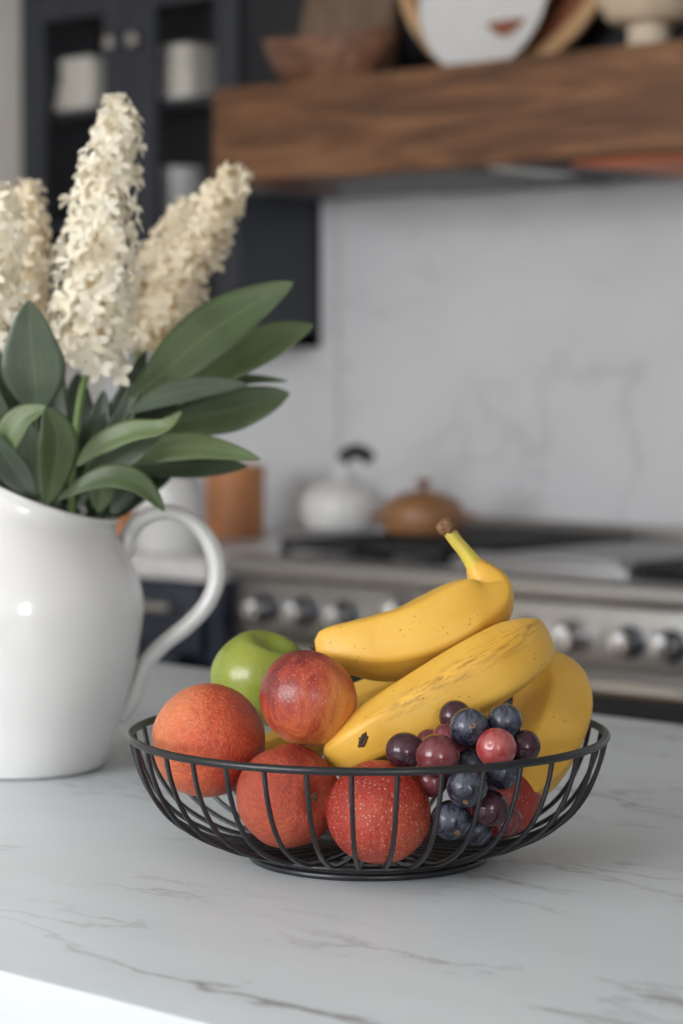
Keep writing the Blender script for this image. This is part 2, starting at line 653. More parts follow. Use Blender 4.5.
def crom(pts, n):
    """Catmull-Rom through tuples of any length"""
    out = []
    m = len(pts)
    for i in range(m - 1):
        p0, p1, p2, p3 = pts[max(i - 1, 0)], pts[i], pts[i + 1], pts[min(i + 2, m - 1)]
        for k in range(n):
            t = k / n
            out.append(tuple(0.5 * ((2 * b) + (-a + c) * t + (2 * a - 5 * b + 4 * c - d) * t * t +
                                    (-a + 3 * b - 3 * c + d) * t ** 3) for a, b, c, d in zip(p0, p1, p2, p3)))
    out.append(tuple(pts[-1]))
    return out


# ================================================================== the room
WV = 3.88       # splash wall
LU = -4.25      # left wall
struct(MB().box(-4.4, 3.0, -2.9, 4.0, -0.1, 0.0).build('floor', 'floor', smooth=False))
struct(MB().box(-4.4, 3.0, -2.9, 4.0, 2.75, 2.85).build('ceiling', 'ceil', smooth=False))
struct(MB().box(-4.4, 3.0, WV, WV + 0.12, 0, 2.75).build('wall_back', 'splash', smooth=False))
struct(MB().box(LU - 0.12, LU, -2.9, WV, 0, 2.75).build('wall_left', 'wall', smooth=False))
wf = MB()
wf.box(LU, -3.05, -2.72, -2.6, 0, 2.75)
wf.box(-0.45, 3.0, -2.72, -2.6, 0, 2.75)
wf.box(-3.05, -0.45, -2.72, -2.6, 0, 1.1)
wf.box(-3.05, -0.45, -2.72, -2.6, 2.62, 2.75)
struct(wf.build('wall_front', 'ceil', smooth=False))
wn = MB()
for x in (-3.05, -2.21, -1.37, -0.51):
    wn.box(x, x + 0.06, -2.62, -2.57, 1.1, 2.62)
for z in (1.1, 1.83, 2.56):
    wn.box(-3.05, -0.45, -2.62, -2.57, z, z + 0.06)
struct(wn.build('window_1', 'ceil', smooth=False))

wr = MB()
wr.box(3.0, 3.12, -2.72, -2.25, 0, 2.75)
wr.box(3.0, 3.12, -1.05, 4.0, 0, 2.75)
wr.box(3.0, 3.12, -2.25, -1.05, 0, 1.0)
wr.box(3.0, 3.12, -2.25, -1.05, 2.4, 2.75)
struct(wr.build('wall_right', 'ceil', smooth=False))
wn = MB()
for y in (-2.25, -1.68, -1.11):
    wn.box(2.98, 3.03, y, y + 0.06, 1.0, 2.4)
for z in (1.0, 1.68, 2.34):
    wn.box(2.98, 3.03, -2.25, -1.05, z, z + 0.06)
struct(wn.build('window_2', 'ceil', smooth=False))

# faint slab joint strips of the splash wall (vertical seams beside the hood)
sj = MB().box(VP(337, WV), VP(337, WV) + 0.012, WV - 0.006, WV, 0.95, 1.64)
struct(sj.build('trim_1', 'sidetop', smooth=False))

# ------------------------------------------------------------------ island
IV0, IV1 = 0.895, 1.978
isl = thing('kitchen_island', (-0.9, 1.48, 0), 'large white grey-veined marble island carrying the fruit basket and pitcher', 'kitchen island')
MB().box(-2.9, 1.2, IV0, IV1, TOP - 0.06, TOP, 0.003).build('marble_top', 'counter', isl)
MB().box(-2.8, 1.1, IV0 + 0.06, IV1 - 0.05, 0.1, TOP - 0.06).build('base_cabinet', 'navyb', isl, smooth=False)
MB().box(-2.75, 1.05, IV0 + 0.12, IV1 - 0.1, 0.0, 0.1).build('toe_kick', 'black', isl, smooth=False)

# ------------------------------------------------------------------ left counter and base cabinet
RL, RR = -3.12, -1.88          # range left and right
CVF = 3.10
bc = thing('base_cabinet', (-3.7, 3.5, 0), 'dark navy base cabinet behind the pitcher handle, left of the range', 'cabinet')
MB().box(LU + 0.01, RL - 0.01, CVF + 0.04, WV - 0.01, 0.1, TOP - 0.04).build('body', 'navyb', bc, smooth=False)
MB().box(LU + 0.01, RL - 0.01, CVF + 0.1, WV - 0.02, 0.0, 0.1).build('toe_kick', 'black', bc, smooth=False)
for x0, x1 in ((-4.2, -3.68), (-3.66, RL - 0.045)):
    d = MB().box(x0, x1, CVF + 0.02, CVF + 0.04, 0.74, 0.87, 0.003).build('drawer', 'navyb', bc)
    cx = (x0 + x1) / 2 if x0 < -4 else VP(150, CVF)
    MB().tube([(cx - 0.05, CVF + 0.02, 0.823), (cx - 0.05, CVF - 0.012, 0.823), (cx - 0.045, CVF - 0.018, 0.823),
               (cx + 0.045, CVF - 0.018, 0.823), (cx + 0.05, CVF - 0.012, 0.823), (cx + 0.05, CVF + 0.02, 0.823)],
              0.009, 12).build('handle', 'pewter', d)
    dr = MB()
    dr.box(x0, x1, CVF + 0.026, CVF + 0.04, 0.12, 0.73, 0.002)
    dr.box(x0, x0 + 0.06, CVF + 0.018, CVF + 0.03, 0.12, 0.73, 0.002)
    dr.box(x1 - 0.06, x1, CVF + 0.018, CVF + 0.03, 0.12, 0.73, 0.002)
    dr.box(x0, x1, CVF + 0.018, CVF + 0.03, 0.12, 0.18, 0.002)
    dr.box(x0, x1, CVF + 0.018, CVF + 0.03, 0.67, 0.73, 0.002)
    dr.build('cabinet_door', 'navyb', bc)
tag(MB().box(LU + 0.005, RL - 0.005, CVF, WV - 0.005, TOP - 0.04, TOP, 0.004).build('worktop', 'sidetop'),
    'pale stone worktop left of the range with canisters on it', 'worktop')

# ------------------------------------------------------------------ range
RV = 3.17
rg = thing('kitchen_range', (-2.5, 3.5, 0), 'wide stainless steel range with knobs and black grates', 'stove')
MB().box(RL, RR, RV + 0.02, WV - 0.03, 0.1, 0.905, 0.004).build('body', 'steel', rg)
MB().box(RL + 0.02, RR - 0.02, RV + 0.08, WV - 0.05, 0, 0.1).build('toe_kick', 'black', rg, smooth=False)
MB().box(RL, RR, RV - 0.005, RV + 0.02, 0.775, 0.885, 0.003).build('control_panel', 'steel', rg)
MB().box(RL, RR, RV - 0.035, RV + 0.06, 0.885, 0.925, 0.012, 4).build('front_lip', 'steel', rg)
MB().box(RL, RR, WV - 0.06, WV - 0.03, 0.905, 0.965, 0.003).build('backguard', 'steel', rg)
od = MB().box(RL + 0.01, RR - 0.01, RV, RV + 0.02, 0.2, 0.765, 0.004).build('oven_door', 'steel', rg)
MB().box(RL + 0.2, RR - 0.2, RV - 0.004, RV, 0.3, 0.62, 0.001).build('door_window', 'black', od)
hb = MB().tube([(RL + 0.05, RV - 0.045, 0.757), (RR - 0.05, RV - 0.045, 0.757)], 0.016, 16)
for x in (RL + 0.08, -2.55, RR - 0.08):
    hb.box(x - 0.012, x + 0.012, RV - 0.045, RV + 0.0, 0.75, 0.765, 0.003)
hb.build('handle', 'pewter', od)
MB().box(RL + 0.01, RR - 0.01, RV - 0.006, RV + 0.0, 0.70, 0.735, 0.002).build('vent_strip', 'black', rg)
for px in (253, 293, 334, 393, 455, 520, 565, 623, 665):
    x = VP(px, RV - 0.03)
    big = 0.034 if px == 393 else 0.031 if px == 565 else 0.027
    kz = 0.843 if px == 393 else 0.828
    k = MB().lathe([(big, 0), (big, 0.006), (big * 0.93, 0.009)], 32, (x, RV - 0.005, kz), axis=(0, -1, 0)
                   ).build('knob_ring', 'steel' if px in (393, 565) else 'darkchrome', rg)
    kk = MB().lathe([(big * 0.8, 0.009), (big * 0.8, 0.016), (big * 0.72, 0.032), (big * 0.62, 0.037), (big * 0.2, 0.038)],
                    32, (x, RV - 0.005, kz), axis=(0, -1, 0))
    kk.box(x - 0.003, x + 0.003, RV - 0.047, RV - 0.036, kz - 0.016, kz + 0.017, 0.001)
    kk.build('knob', 'chrome', rg)


def grate(x0, x1, y0, y1):
    g = MB()
    z0, z1 = 0.925, 0.95
    for y in (y0, (y0 + y1) / 2 - 0.006, y1 - 0.012):
        g.box(x0, x1, y, y + 0.012, z0 + 0.008, z1, 0.002)
    for x in (x0, x1 - 0.012):
        g.box(x, x + 0.012, y0, y1, z0 + 0.008, z1, 0.002)
    n = 5
    for i in range(1, n):
        x = x0 + (x1 - x0) * i / n
        g.box(x - 0.005, x + 0.005, y0, y1, z0 + 0.01, z1, 0.002)
    for x in (x0, x1 - 0.014):
        for y in (y0, y1 - 0.014):
            g.box(x, x + 0.014, y, y + 0.014, 0.905, z0 + 0.01, 0.001)
    for yc in ((y0 * 3 + y1) / 4, (y0 + y1 * 3) / 4):
        g.lathe([(0.045, 0.905), (0.045, 0.915), (0.03, 0.925), (0.005, 0.927)], 24, ((x0 + x1) / 2, yc, 0))
    g.build('grate', 'iron', rg)


grate(RL + 0.05, RL + 0.245, RV + 0.07, WV - 0.08)
grate(RL + 0.25, RL + 0.445, RV + 0.07, WV - 0.08)
grate(-2.27, -2.09, RV + 0.07, WV - 0.08)
grate(-2.085, RR - 0.03, RV + 0.07, WV - 0.08)
gp = MB().box(RL + 0.46, -2.285, RV + 0.07, WV - 0.062, 0.905, 0.938, 0.004)
gp.box(RL + 0.49, -2.315, RV + 0.09, RV + 0.10, 0.938, 0.948, 0.002)
gp.build('griddle_cover', 'steeltop', rg)

# ------------------------------------------------------------------ things on the range and left counter
p = P(344, 520, 4.72)
ktl = thing('kettle', (p.x, p.y, 0.95), 'squat white kettle with an arched black handle on the left grate', 'kettle')
kx, ky = p.x, p.y
MB().lathe([(0.058, 0.95), (0.074, 0.957), (0.084, 0.978), (0.085, 1.000), (0.078, 1.022), (0.060, 1.040), (0.03, 1.048)],
           40, (kx, ky, 0)).build('body', 'china', ktl)
MB().lathe([(0.034, 1.045), (0.03, 1.053), (0.012, 1.06), (0.008, 1.072), (0.012, 1.08), (0.004, 1.084)],
           24, (kx, ky, 0)).build('lid', 'china', ktl)
hp = [Vector((kx, ky, 0)) + R_ * (0.024 + 0.040 * cos(a)) + Vector((0, 0, 1.040 + 0.066 * sin(a)))
      for a in [pi * i / 16 for i in range(17)]]
MB().tube(hp[:5], 0.004, 8).build('handle_post', 'china', ktl)
MB().tube(hp[12:], 0.004, 8).build('handle_post', 'china', ktl)
MB().tube(hp[4:13], 0.014, 12).build('handle', 'iron', ktl)
sd = F_
c0 = Vector((kx, ky, 0))
MB().tube([c0 + sd * 0.07 + Vector((0, 0, 0.985)), c0 + sd * 0.095 + Vector((0, 0, 1.005)), c0 + sd * 0.11 + Vector((0, 0, 1.035))],
          [0.018, 0.012, 0.008], 14).build('spout', 'china', ktl)

p = P(423, 525, 4.6)
pot = thing('cooking_pot', (p.x, p.y, 0.95), 'round brown lidded pot with a dark knob beside the white kettle', 'pot')
MB().lathe([(0.06, 0.951), (0.074, 0.956), (0.081, 0.975), (0.079, 0.993)], 40, (p.x, p.y, 0)).build('body', 'potbrown', pot)
MB().lathe([(0.081, 0.993), (0.08, 1.0), (0.066, 1.017), (0.04, 1.03), (0.012, 1.035)], 40, (p.x, p.y, 0)).build('lid', 'potbrown', pot)
MB().lathe([(0.006, 1.033), (0.007, 1.04), (0.014, 1.046), (0.014, 1.053), (0.006, 1.058)], 20, (p.x, p.y, 0)).build('lid_knob', 'darkwood', pot)
for sgn in (-1, 1):
    c = Vector((p.x, p.y, 0.985)) + R_ * (sgn * 0.078)
    MB().tube([c + F_ * -0.02, c + R_ * (sgn * 0.02) + F_ * -0.015, c + R_ * (sgn * 0.02) + F_ * 0.015, c + F_ * 0.02],
              0.005, 10).build('handle', 'potbrown', pot)

p = P(235, 533, 5.02)
cn = thing('canister', (p.x, p.y, TOP), 'copper brown cylindrical canister on the worktop left of the range', 'canister')
MB().lathe([(0.058, TOP), (0.062, TOP + 0.005), (0.062, TOP + 0.125), (0.06, TOP + 0.13)], 40, (p.x, p.y, 0)).build('body', 'copperc', cn)
MB().lathe([(0.064, TOP + 0.128), (0.064, TOP + 0.145), (0.058, TOP + 0.152), (0.01, TOP + 0.154)], 40, (p.x, p.y, 0)).build('lid', 'copperc', cn)

p = P(170, 546, 4.66)
cn = thing('canister', (p.x, p.y, TOP), 'white ceramic canister seen through the pitcher handle', 'canister')
MB().lathe([(0.062, TOP), (0.068, TOP + 0.01), (0.07, TOP + 0.07), (0.066, TOP + 0.125), (0.06, TOP + 0.13)], 40, (p.x, p.y, 0)).build('body', 'china', cn)
MB().lathe([(0.064, TOP + 0.13), (0.062, TOP + 0.142), (0.03, TOP + 0.152), (0.008, TOP + 0.154)], 40, (p.x, p.y, 0)).build('lid', 'china', cn)
p = P(122, 540, 4.82)
cn = thing('jar', (p.x, p.y, TOP), 'tan jar just right of the pitcher neck, far counter', 'jar')
MB().lathe([(0.032, TOP), (0.036, TOP + 0.01), (0.036, TOP + 0.11), (0.028, TOP + 0.125)], 32, (p.x, p.y, 0)).build('body', 'copperc', cn)
MB().lathe([(0.03, TOP + 0.123), (0.03, TOP + 0.14), (0.01, TOP + 0.145)], 32, (p.x, p.y, 0)).build('lid', 'tanwood', cn)

# ------------------------------------------------------------------ upper cabinet with glass doors
UV0, UV1 = 3.62, WV - 0.002
UL, UR = LU + 0.004, -3.553
UZ0, UZ1 = 1.315, 2.74
uc = thing('wall_cabinet', ((UL + UR) / 2, 3.75, UZ0), 'charcoal wall cabinet with two glass doors behind the flowers', 'cabinet')
b = MB()
b.box(UL, UR, UV1 - 0.015, UV1, UZ0, UZ1)
b.box(UL, UL + 0.02, UV0 + 0.02, UV1, UZ0, UZ1)
b.box(UR - 0.02, UR, UV0 + 0.02, UV1, UZ0, UZ1)
b.box(UL, UR, UV0 + 0.02, UV1, UZ0, UZ0 + 0.03)
b.box(UL, UR, UV0 + 0.02, UV1, UZ1 - 0.03, UZ1)
b.build('body', 'navy', uc, smooth=False)
for z in (1.852, 1.60):
    MB().box(UL + 0.02, UR - 0.02, UV0 + 0.03, UV1 - 0.015, z - 0.016, z).build('shelf', 'navy', uc, smooth=False)
GT, GB = 2.05, 1.38
for (x0, x1, g0, g1, kx_) in ((UL + 0.002, -3.888, -4.169, -3.966, -3.925), (-3.884, UR, -3.805, -3.62, -3.85)):
    d = MB()
    d.box(x0, g0, UV0, UV0 + 0.02, UZ0, UZ1 - 0.35, 0.002)
    d.box(g1, x1, UV0, UV0 + 0.02, UZ0, UZ1 - 0.35, 0.002)
    d.box(g0, g1, UV0, UV0 + 0.02, UZ0, GB, 0.002)
    d.box(g0, g1, UV0, UV0 + 0.02, GT, UZ1 - 0.35, 0.002)
    dd = d.build('cabinet_door', 'navy', uc)
    MB().box(g0, g1, UV0 + 0.009, UV0 + 0.012, GB, GT).build('glass_pane', 'glass', dd, smooth=False)
    MB().lathe([(0.006, 0), (0.006, 0.014), (0.014, 0.02), (0.015, 0.027), (0.006, 0.031)], 20, (kx_, UV0, 1.98),
               axis=(0, -1, 0)).build('knob', 'pewter', dd)
MB().box(UL + 0.002, UR, UV0, UV0 + 0.02, UZ1 - 0.34, UZ1, 0.002).build('top_panel', 'navy', uc)


def cloth(x, y, z, wd, dp, h):
    m = MB()
    m.box(x - wd / 2, x + wd / 2, y - dp / 2, y + dp / 2, z + 0.0004, z + h, h * 0.46, 4)
    return m


for side, x, px0 in (('left', VP(95, 3.735), 0), ('right', VP(190, 3.735), 1)):
    ords = ['bottom', 'second from bottom', 'second from top', 'top']
    for i in range(4):
        q = cloth(x + 0.004 * ((i * 7 + px0) % 3 - 1), 3.745, 1.852 + i * 0.031, 0.134 - 0.007 * i, 0.15 - 0.006 * i, 0.031)
        tag(q.build('folded_napkin', 'linen', origin=(x, 3.745, 1.852 + i * 0.031)),
            'cream folded napkin, %s of the stack behind the %s glass door' % (ords[i], side), 'napkin',
            'folded napkins in the glass cabinet')
x = VP(180, 3.745)
tag(MB().lathe([(0.04, 1.6005), (0.052, 1.605), (0.064, 1.65), (0.067, 1.71), (0.063, 1.71), (0.058, 1.65), (0.045, 1.612), (0.01, 1.61)],
               40, (x, 3.74, 0)).build('bowl', 'china', origin=(x, 3.74, 1.6)),
    'deep white bowl on the lower shelf behind the right glass door', 'bowl')

# ------------------------------------------------------------------ hood with rustic beam
BV, BZ0, BZ1 = 3.30, 1.622, 1.803
BL, BR = VP(213, BV), -1.75
hd = thing('range_hood', (-2.5, 3.6, BZ0), 'range hood wrapped in a thick rustic brown wooden beam', 'range hood')
b = MB()
b.box(BL, BR, BV, BV + 0.05, BZ0, BZ1, 0.006, 3)
b.box(BL, BL + 0.05, BV + 0.04, UV0 - 0.004, BZ0, BZ1, 0.006, 3)
b.box(BL, BR, BV + 0.03, UV0 - 0.004, BZ1 - 0.04, BZ1, 0.004, 2)
b.box(UR + 0.01, BR, UV0 - 0.02, WV - 0.004, BZ1 - 0.04, BZ1, 0.004, 2)
b.build('wooden_beam', 'beam', hd)
MB().box(UR + 0.004, BR - 0.05, 3.63, WV - 0.004, BZ1 + 0.002, 2.745, 0.004).build('hood_chimney', 'black', hd)
b = MB()
lz = BZ0 + 0.010
b.box(BL + 0.05, BR - 0.05, BV + 0.05, UV0 - 0.01, lz, lz + 0.02, 0.002)
b.box(UR + 0.01, BR - 0.05, UV0 - 0.01, WV - 0.004, lz, lz + 0.02, 0.002)
b.build('hood_liner', 'filter', hd)
fl = MB()
x0, x1 = -3.16, VP(482, 3.42)
for i in range(9):
    y = BV + 0.08 + i * 0.05
    fl.box(x0, x1, y, y + 0.035, lz - 0.010, lz + 0.001, 0.003)
fl.build('baffle_filter', 'filter', hd)
x2 = VP(520, 3.42)
MB().box(x2 - 0.026, x2 + 0.026, BV + 0.055, BV + 0.25, lz - 0.014, lz, 0.004).build('crossbar', 'pewter', hd)
MB().box(x1 + 0.006, x2 - 0.03, BV + 0.055, BV + 0.22, lz - 0.012, lz, 0.003).build('baffle_filter', 'black', hd)
x3 = VP(590, 3.42)
MB().box(x2 + 0.03, x3, BV + 0.055, BV + 0.40, lz - 0.012, lz, 0.003).build('baffle_filter', 'black', hd)
o = MB().box(x3 + 0.005, x3 + 0.30, BV + 0.052, BV + 0.46, lz - 0.016, lz, 0.004).build('orange_panel', 'orange', hd)  # plain orange slab for the orange patch under the hood
o['label'] = 'orange panel'

# ------------------------------------------------------------------ things on the beam
bx, by = VP(330, 3.42), 3.42


def trough(s_out, z0, ln, wd):
    m = MB()
    prof = [(0.35, 0.0), (0.62, 0.008), (0.85, 0.04), (1.0, 0.088), (0.93, 0.088), (0.78, 0.045), (0.5, 0.02), (0.05, 0.014)]
    def mod(p, a, j):
        q = Vector((p.x * ln, p.y * wd, p.z + (0.012 * abs(cos(a)) ** 2 if p.z > 0.03 else 0)))
        return q
    m.lathe([(r, z) for r, z in prof], 48, (0, 0, 0), mod=mod)
    return m


m = trough(1, 0, 0.155, 0.078)
Rz = Matrix.Rotation(0.10, 3, 'Z')
m.v = [Rz @ q + Vector((bx, by, BZ1 + 0.0005)) for q in m.v]
tag(m.build('dough_bowl', 'darkwood', origin=(bx, by, BZ1)), 'dark carved wooden dough bowl at the left end of the beam', 'bowl')
# leaning board
x0, x1 = VP(300, 3.60), VP(398, 3.60)
m = MB()
th = 0.02
pts = [(x0 + 0.012, 0.0), (x1 - 0.01, 0.0), (x1, 0.02), (x1, 0.33), (x1 - 0.03, 0.36), (x0 + 0.08, 0.36), (x0 + 0.05, 0.33), (x0, 0.02)]
n = len(pts)
vv = []
for yy in (0, th):
    for (x, z) in pts:
        vv.append((x, 3.572 + yy + z * 0.07, BZ1 + 0.003 + z))
ff = [tuple(range(n)), tuple(range(n, 2 * n))[::-1]] + [(i, i + n, (i + 1) % n + n, (i + 1) % n) for i in range(n)]
m.add(vv, ff)
tag(m.build('cutting_board', 'boardwood', smooth=False, origin=((x0 + x1) / 2, 3.56, BZ1)),
    'weathered brown wooden board leaning behind the dark dough bowl', 'cutting board')


def disc_thing(prof, cx, v, z, tilt, n=72):
    """round thing standing on edge, facing the room, leaning back by tilt"""
    ax = Vector((0, -cos(tilt), sin(tilt)))
    return MB().lathe(prof, n, (cx, v, z), axis=ax)


rx = VP(498, 3.53)
RT = 0.275
tr = thing('round_tray', (rx, 3.55, BZ1), 'round tan wooden tray standing on edge behind the white plate', 'tray')
disc_thing([(0.02, -0.006), (RT - 0.004, -0.006), (RT, 0.0), (RT, 0.014), (RT - 0.006, 0.018), (RT - 0.03, 0.016), (RT - 0.032, 0.008), (0.02, 0.008)],
           rx, 3.565, BZ1 + RT + 0.001, 0.10).build('board', 'tanwood', tr)
disc_thing([(RT - 0.034, 0.0082), (RT - 0.034, 0.012), (RT - 0.062, 0.011), (RT - 0.062, 0.0082)], rx, 3.565, BZ1 + RT + 0.001, 0.10,
           ).build('inner_band', 'redwood', tr)
px_ = VP(483, 3.48)
RP = 0.150
pl = thing('plate', (px_, 3.49, BZ1), 'white round plate with a brown crescent mark, leaning on the tan tray', 'plate')
disc_thing([(0.02, 0.0), (0.07, 0.0), (0.09, 0.004), (RP, 0.018), (RP, 0.021), (0.09, 0.008), (0.07, 0.004), (0.02, 0.004)],
           px_, 3.495, BZ1 + RP + 0.001, 0.12).build('dish', 'china', pl)
# crescent
cm = MB()
vv, ff = [], []
ax_ = Vector((0, -cos(0.12), sin(0.12)))
up_ = Vector((0, sin(0.12), cos(0.12)))
cc_ = Vector((px_, 3.495, BZ1 + RP + 0.001)) + ax_ * 0.0145 + up_ * -0.060 + Vector((0.055, 0, 0))
for i in range(13):
    q = i / 12
    xx = -0.045 + 0.09 * q
    for dep in (0, 0.0015):
        for h in (-0.026 * sin(pi * q), 0.003 * sin(pi * q) + 0.001):
            vv.append(cc_ + Vector((xx, 0, 0)) + up_ * h + ax_ * dep)
for i in range(12):
    a, b2 = i * 4, (i + 1) * 4
    ff += [(a + 2, b2 + 2, b2 + 3, a + 3), (a, a + 1, b2 + 1, b2), (a, b2, b2 + 2, a + 2), (a + 1, a + 3, b2 + 3, b2 + 1)]
ff += [(0, 2, 3, 1), (48, 49, 51, 50)]
cm.add(vv, ff)
o = cm.build('crescent_mark', 'redwood', pl)
o['label'] = 'brown crescent mark'

vx = VP(646, 3.47)
vs = thing('pedestal_bowl', (vx, 3.47, BZ1), 'pale wooden pedestal bowl at the far right of the beam', 'bowl')
MB().lathe([(0.045, BZ1 + 0.0005), (0.045, BZ1 + 0.012), (0.036, BZ1 + 0.03), (0.038, BZ1 + 0.055)], 36, (vx, 3.47, 0)).build('foot', 'china', vs)
vs.children[0].data.materials[0] = plain('bleached_wood', (0.66, 0.55, 0.43), 0.6)
MB().lathe([(0.04, BZ1 + 0.055), (0.07, BZ1 + 0.062), (0.088, BZ1 + 0.09), (0.098, BZ1 + 0.14), (0.09, BZ1 + 0.14), (0.078, BZ1 + 0.09), (0.01, BZ1 + 0.07)],
           40, (vx, 3.47, 0)).build('dish', 'cream', vs)

# ================================================================== pitcher
PZc = 2.105
PX = (15 - 341.5) / FPX * PZc
pc = W(PX, PZc, TOP)
pit = thing('pitcher', pc, 'large white glazed ceramic pitcher with a looping handle holding flowers', 'pitcher')
prof = [(0.066, 0.0006), (0.074, 0.0012), (0.0775, 0.006), (0.0845, 0.022), (0.0925, 0.050), (0.0995, 0.074), (0.1045, 0.096), (0.1085, 0.118),
        (0.1103, 0.134), (0.1103, 0.146), (0.1085, 0.158), (0.1045, 0.170), (0.0985, 0.182), (0.0935, 0.192), (0.0900, 0.198),
        (0.0878, 0.2020), (0.0866, 0.2065), (0.0868, 0.2105), (0.0890, 0.2135), (0.0884, 0.2165), (0.0855, 0.2168), (0.0832, 0.213),
        (0.0830, 0.204), (0.086, 0.193), (0.098, 0.175), (0.1045, 0.15), (0.1045, 0.13), (0.098, 0.09), (0.08, 0.03), (0.068, 0.012), (0.01, 0.01)]
prof = crom([(a * 1.014, b_ * 1.014) for a, b_ in prof], 3)
phi0 = YAW


def pmod(p, a, j):
    w_ = (1 - cos(a)) / 2
    t = min(1, max(0, (p.z - 0.165) / 0.048))
    q = Vector(p)
    q.z += 0.076 * w_ ** 1.28 * t
    k = 1 + 0.38 * w_ ** 7 * t ** 2 
    q.x *= k
    q.y *= (1 - 0.18 * w_ ** 3 * t ** 2)
    return Matrix.Rotation(phi0, 3, 'Z') @ q


MB().lathe(prof, 96, pc, mod=pmod).build('body', 'ceramic', pit, sharp=0)
hpts = [(118, 562, 2.12, .0095), (126, 548, 2.12, .0095), (131, 531, 2.12, .0085), (144, 518, 2.12, .0078), (168, 512, 2.12, .0076), (193, 522, 2.12, .0080),
        (211, 546, 2.12, .0086), (217, 575, 2.12, .0086), (208, 602, 2.12, .0084), (189, 624, 2.12, .0082), (165, 643, 2.12, .0080), (147, 662, 2.12, .0080),
        (137, 684, 2.12, .0080), (131, 702, 2.12, .0085), (117, 716, 2.12, .009)]
hp = crom(hpts, 6)
MB().tube([P(a, b_, c_) for a, b_, c_, d_ in hp], [d_ for *_, d_ in hp], 20, up=tuple(F_),
          sect=lambda a, t: (1.25 * (1 + 0.10 * cos(2 * a)), 0.92)).build('handle', 'ceramic', pit, sharp=0)

# ================================================================== flowers
def petals(m, c, nrm, size, npet, seed):
    rnd = random.Random(seed)
    nrm = nrm.normalized()
    a = nrm.orthogonal().normalized()
    b_ = nrm.cross(a)
    ph = rnd.random() * 6.28
    open_ = rnd.uniform(0.3, 0.95)
    for k in range(npet):
        t = ph + 2 * pi * k / npet + rnd.uniform(-.2, .2)
        d = (a * cos(t) + b_ * sin(t))
        s_ = nrm.cross(d)
        L = size * rnd.uniform(0.85, 1.15)
        vv = []
        for i, (r, wd) in enumerate(((0.08, .10), (0.45, .28), (0.82, .29), (1.12, .07))):
            h = open_ * r * (1 - 0.45 * r)
            for q, e in ((-1, 0.10), (0, 0), (1, 0.10)):
                vv.append(c + d * (L * r) + s_ * (q * wd * L) + nrm * (L * (h + e * (1 if 0 < i < 3 else 0) + (0.03 * rnd.random()))))
        ff = []
        for i in range(3):
            for q in range(2):
                o_ = i * 3 + q
                ff.append((o_, o_ + 1, o_ + 4, o_ + 3))
        m.add(vv, ff)


def flower_stem(axis, rads, n, stem_pts, label, mat, seed, fs=0.0112, lower=()):
    rnd = random.Random(seed)
    base = P(*stem_pts[-1][:3])
    th = thing('flower_stem', base, label, 'flower', 'white flower spikes in the pitcher')
    ax = crom([(*P(x, y, Z), r) for (x, y, Z), r in zip(axis, rads)], 10)
    A_ = [Vector(q[:3]) for q in ax]
    R2 = [q[3] for q in ax]
    MB().tube(A_, [r * 0.32 for r in R2], 10).build('spike_core', 'core', th)
    m = MB()
    # area weighted positions along the spike
    acc = [0]
    for i in range(1, len(A_)):
        acc.append(acc[-1] + (A_[i] - A_[i - 1]).length * (R2[i] + 0.006))
    for k in range(n):
        s_ = (k + 0.5) / n * acc[-1]
        i = next(j for j in range(1, len(acc)) if acc[j] >= s_)
        f = (s_ - acc[i - 1]) / (acc[i] - acc[i - 1])
        c = A_[i - 1].lerp(A_[i], f)
        r = R2[i - 1] * (1 - f) + R2[i] * f
        tg = (A_[i] - A_[i - 1]).normalized()
        u_ = tg.orthogonal().normalized()
        v_ = tg.cross(u_)
        an = k * 2.399963 + rnd.uniform(-.3, .3)
        out = u_ * cos(an) + v_ * sin(an)
        rr = r * rnd.choice((rnd.uniform(0.35, 0.85), rnd.uniform(0.8, 1.2)))
        petals(m, c + out * rr * 0.82, out + tg * rnd.uniform(0.0, 0.6) + Vector([rnd.uniform(-.35, .35) for _ in range(3)]),
               fs * rnd.uniform(0.8, 1.15), rnd.choice((4, 5)), rnd.random())
    # crown of the tip
    for k in range(6):
        petals(m, A_[-1] + Vector([rnd.uniform(-.006, .006) for _ in range(3)]), Vector((rnd.uniform(-.5, .5), rnd.uniform(-.5, .5), 1)), fs, 5, rnd.random())
    m.build('flower_spike', mat, th, sharp=0)
    for (x, y, Z) in lower:
        q = MB()
        petals(q, P(x, y, Z), (P(x, y, Z - 1) - P(x, y, Z)) + Vector([rnd.uniform(-.4, .4) for _ in range(3)]), fs * 1.0, 5, rnd.random())
        q.build('floret', mat, th, sharp=0)
    st = crom([(*P(x, y, Z), r) for x, y, Z, r in stem_pts], 8)
    MB().tube([Vector(q[:3]) for q in st], [q[3] for q in st], 10).build('stem', 'stem', th)
    return th


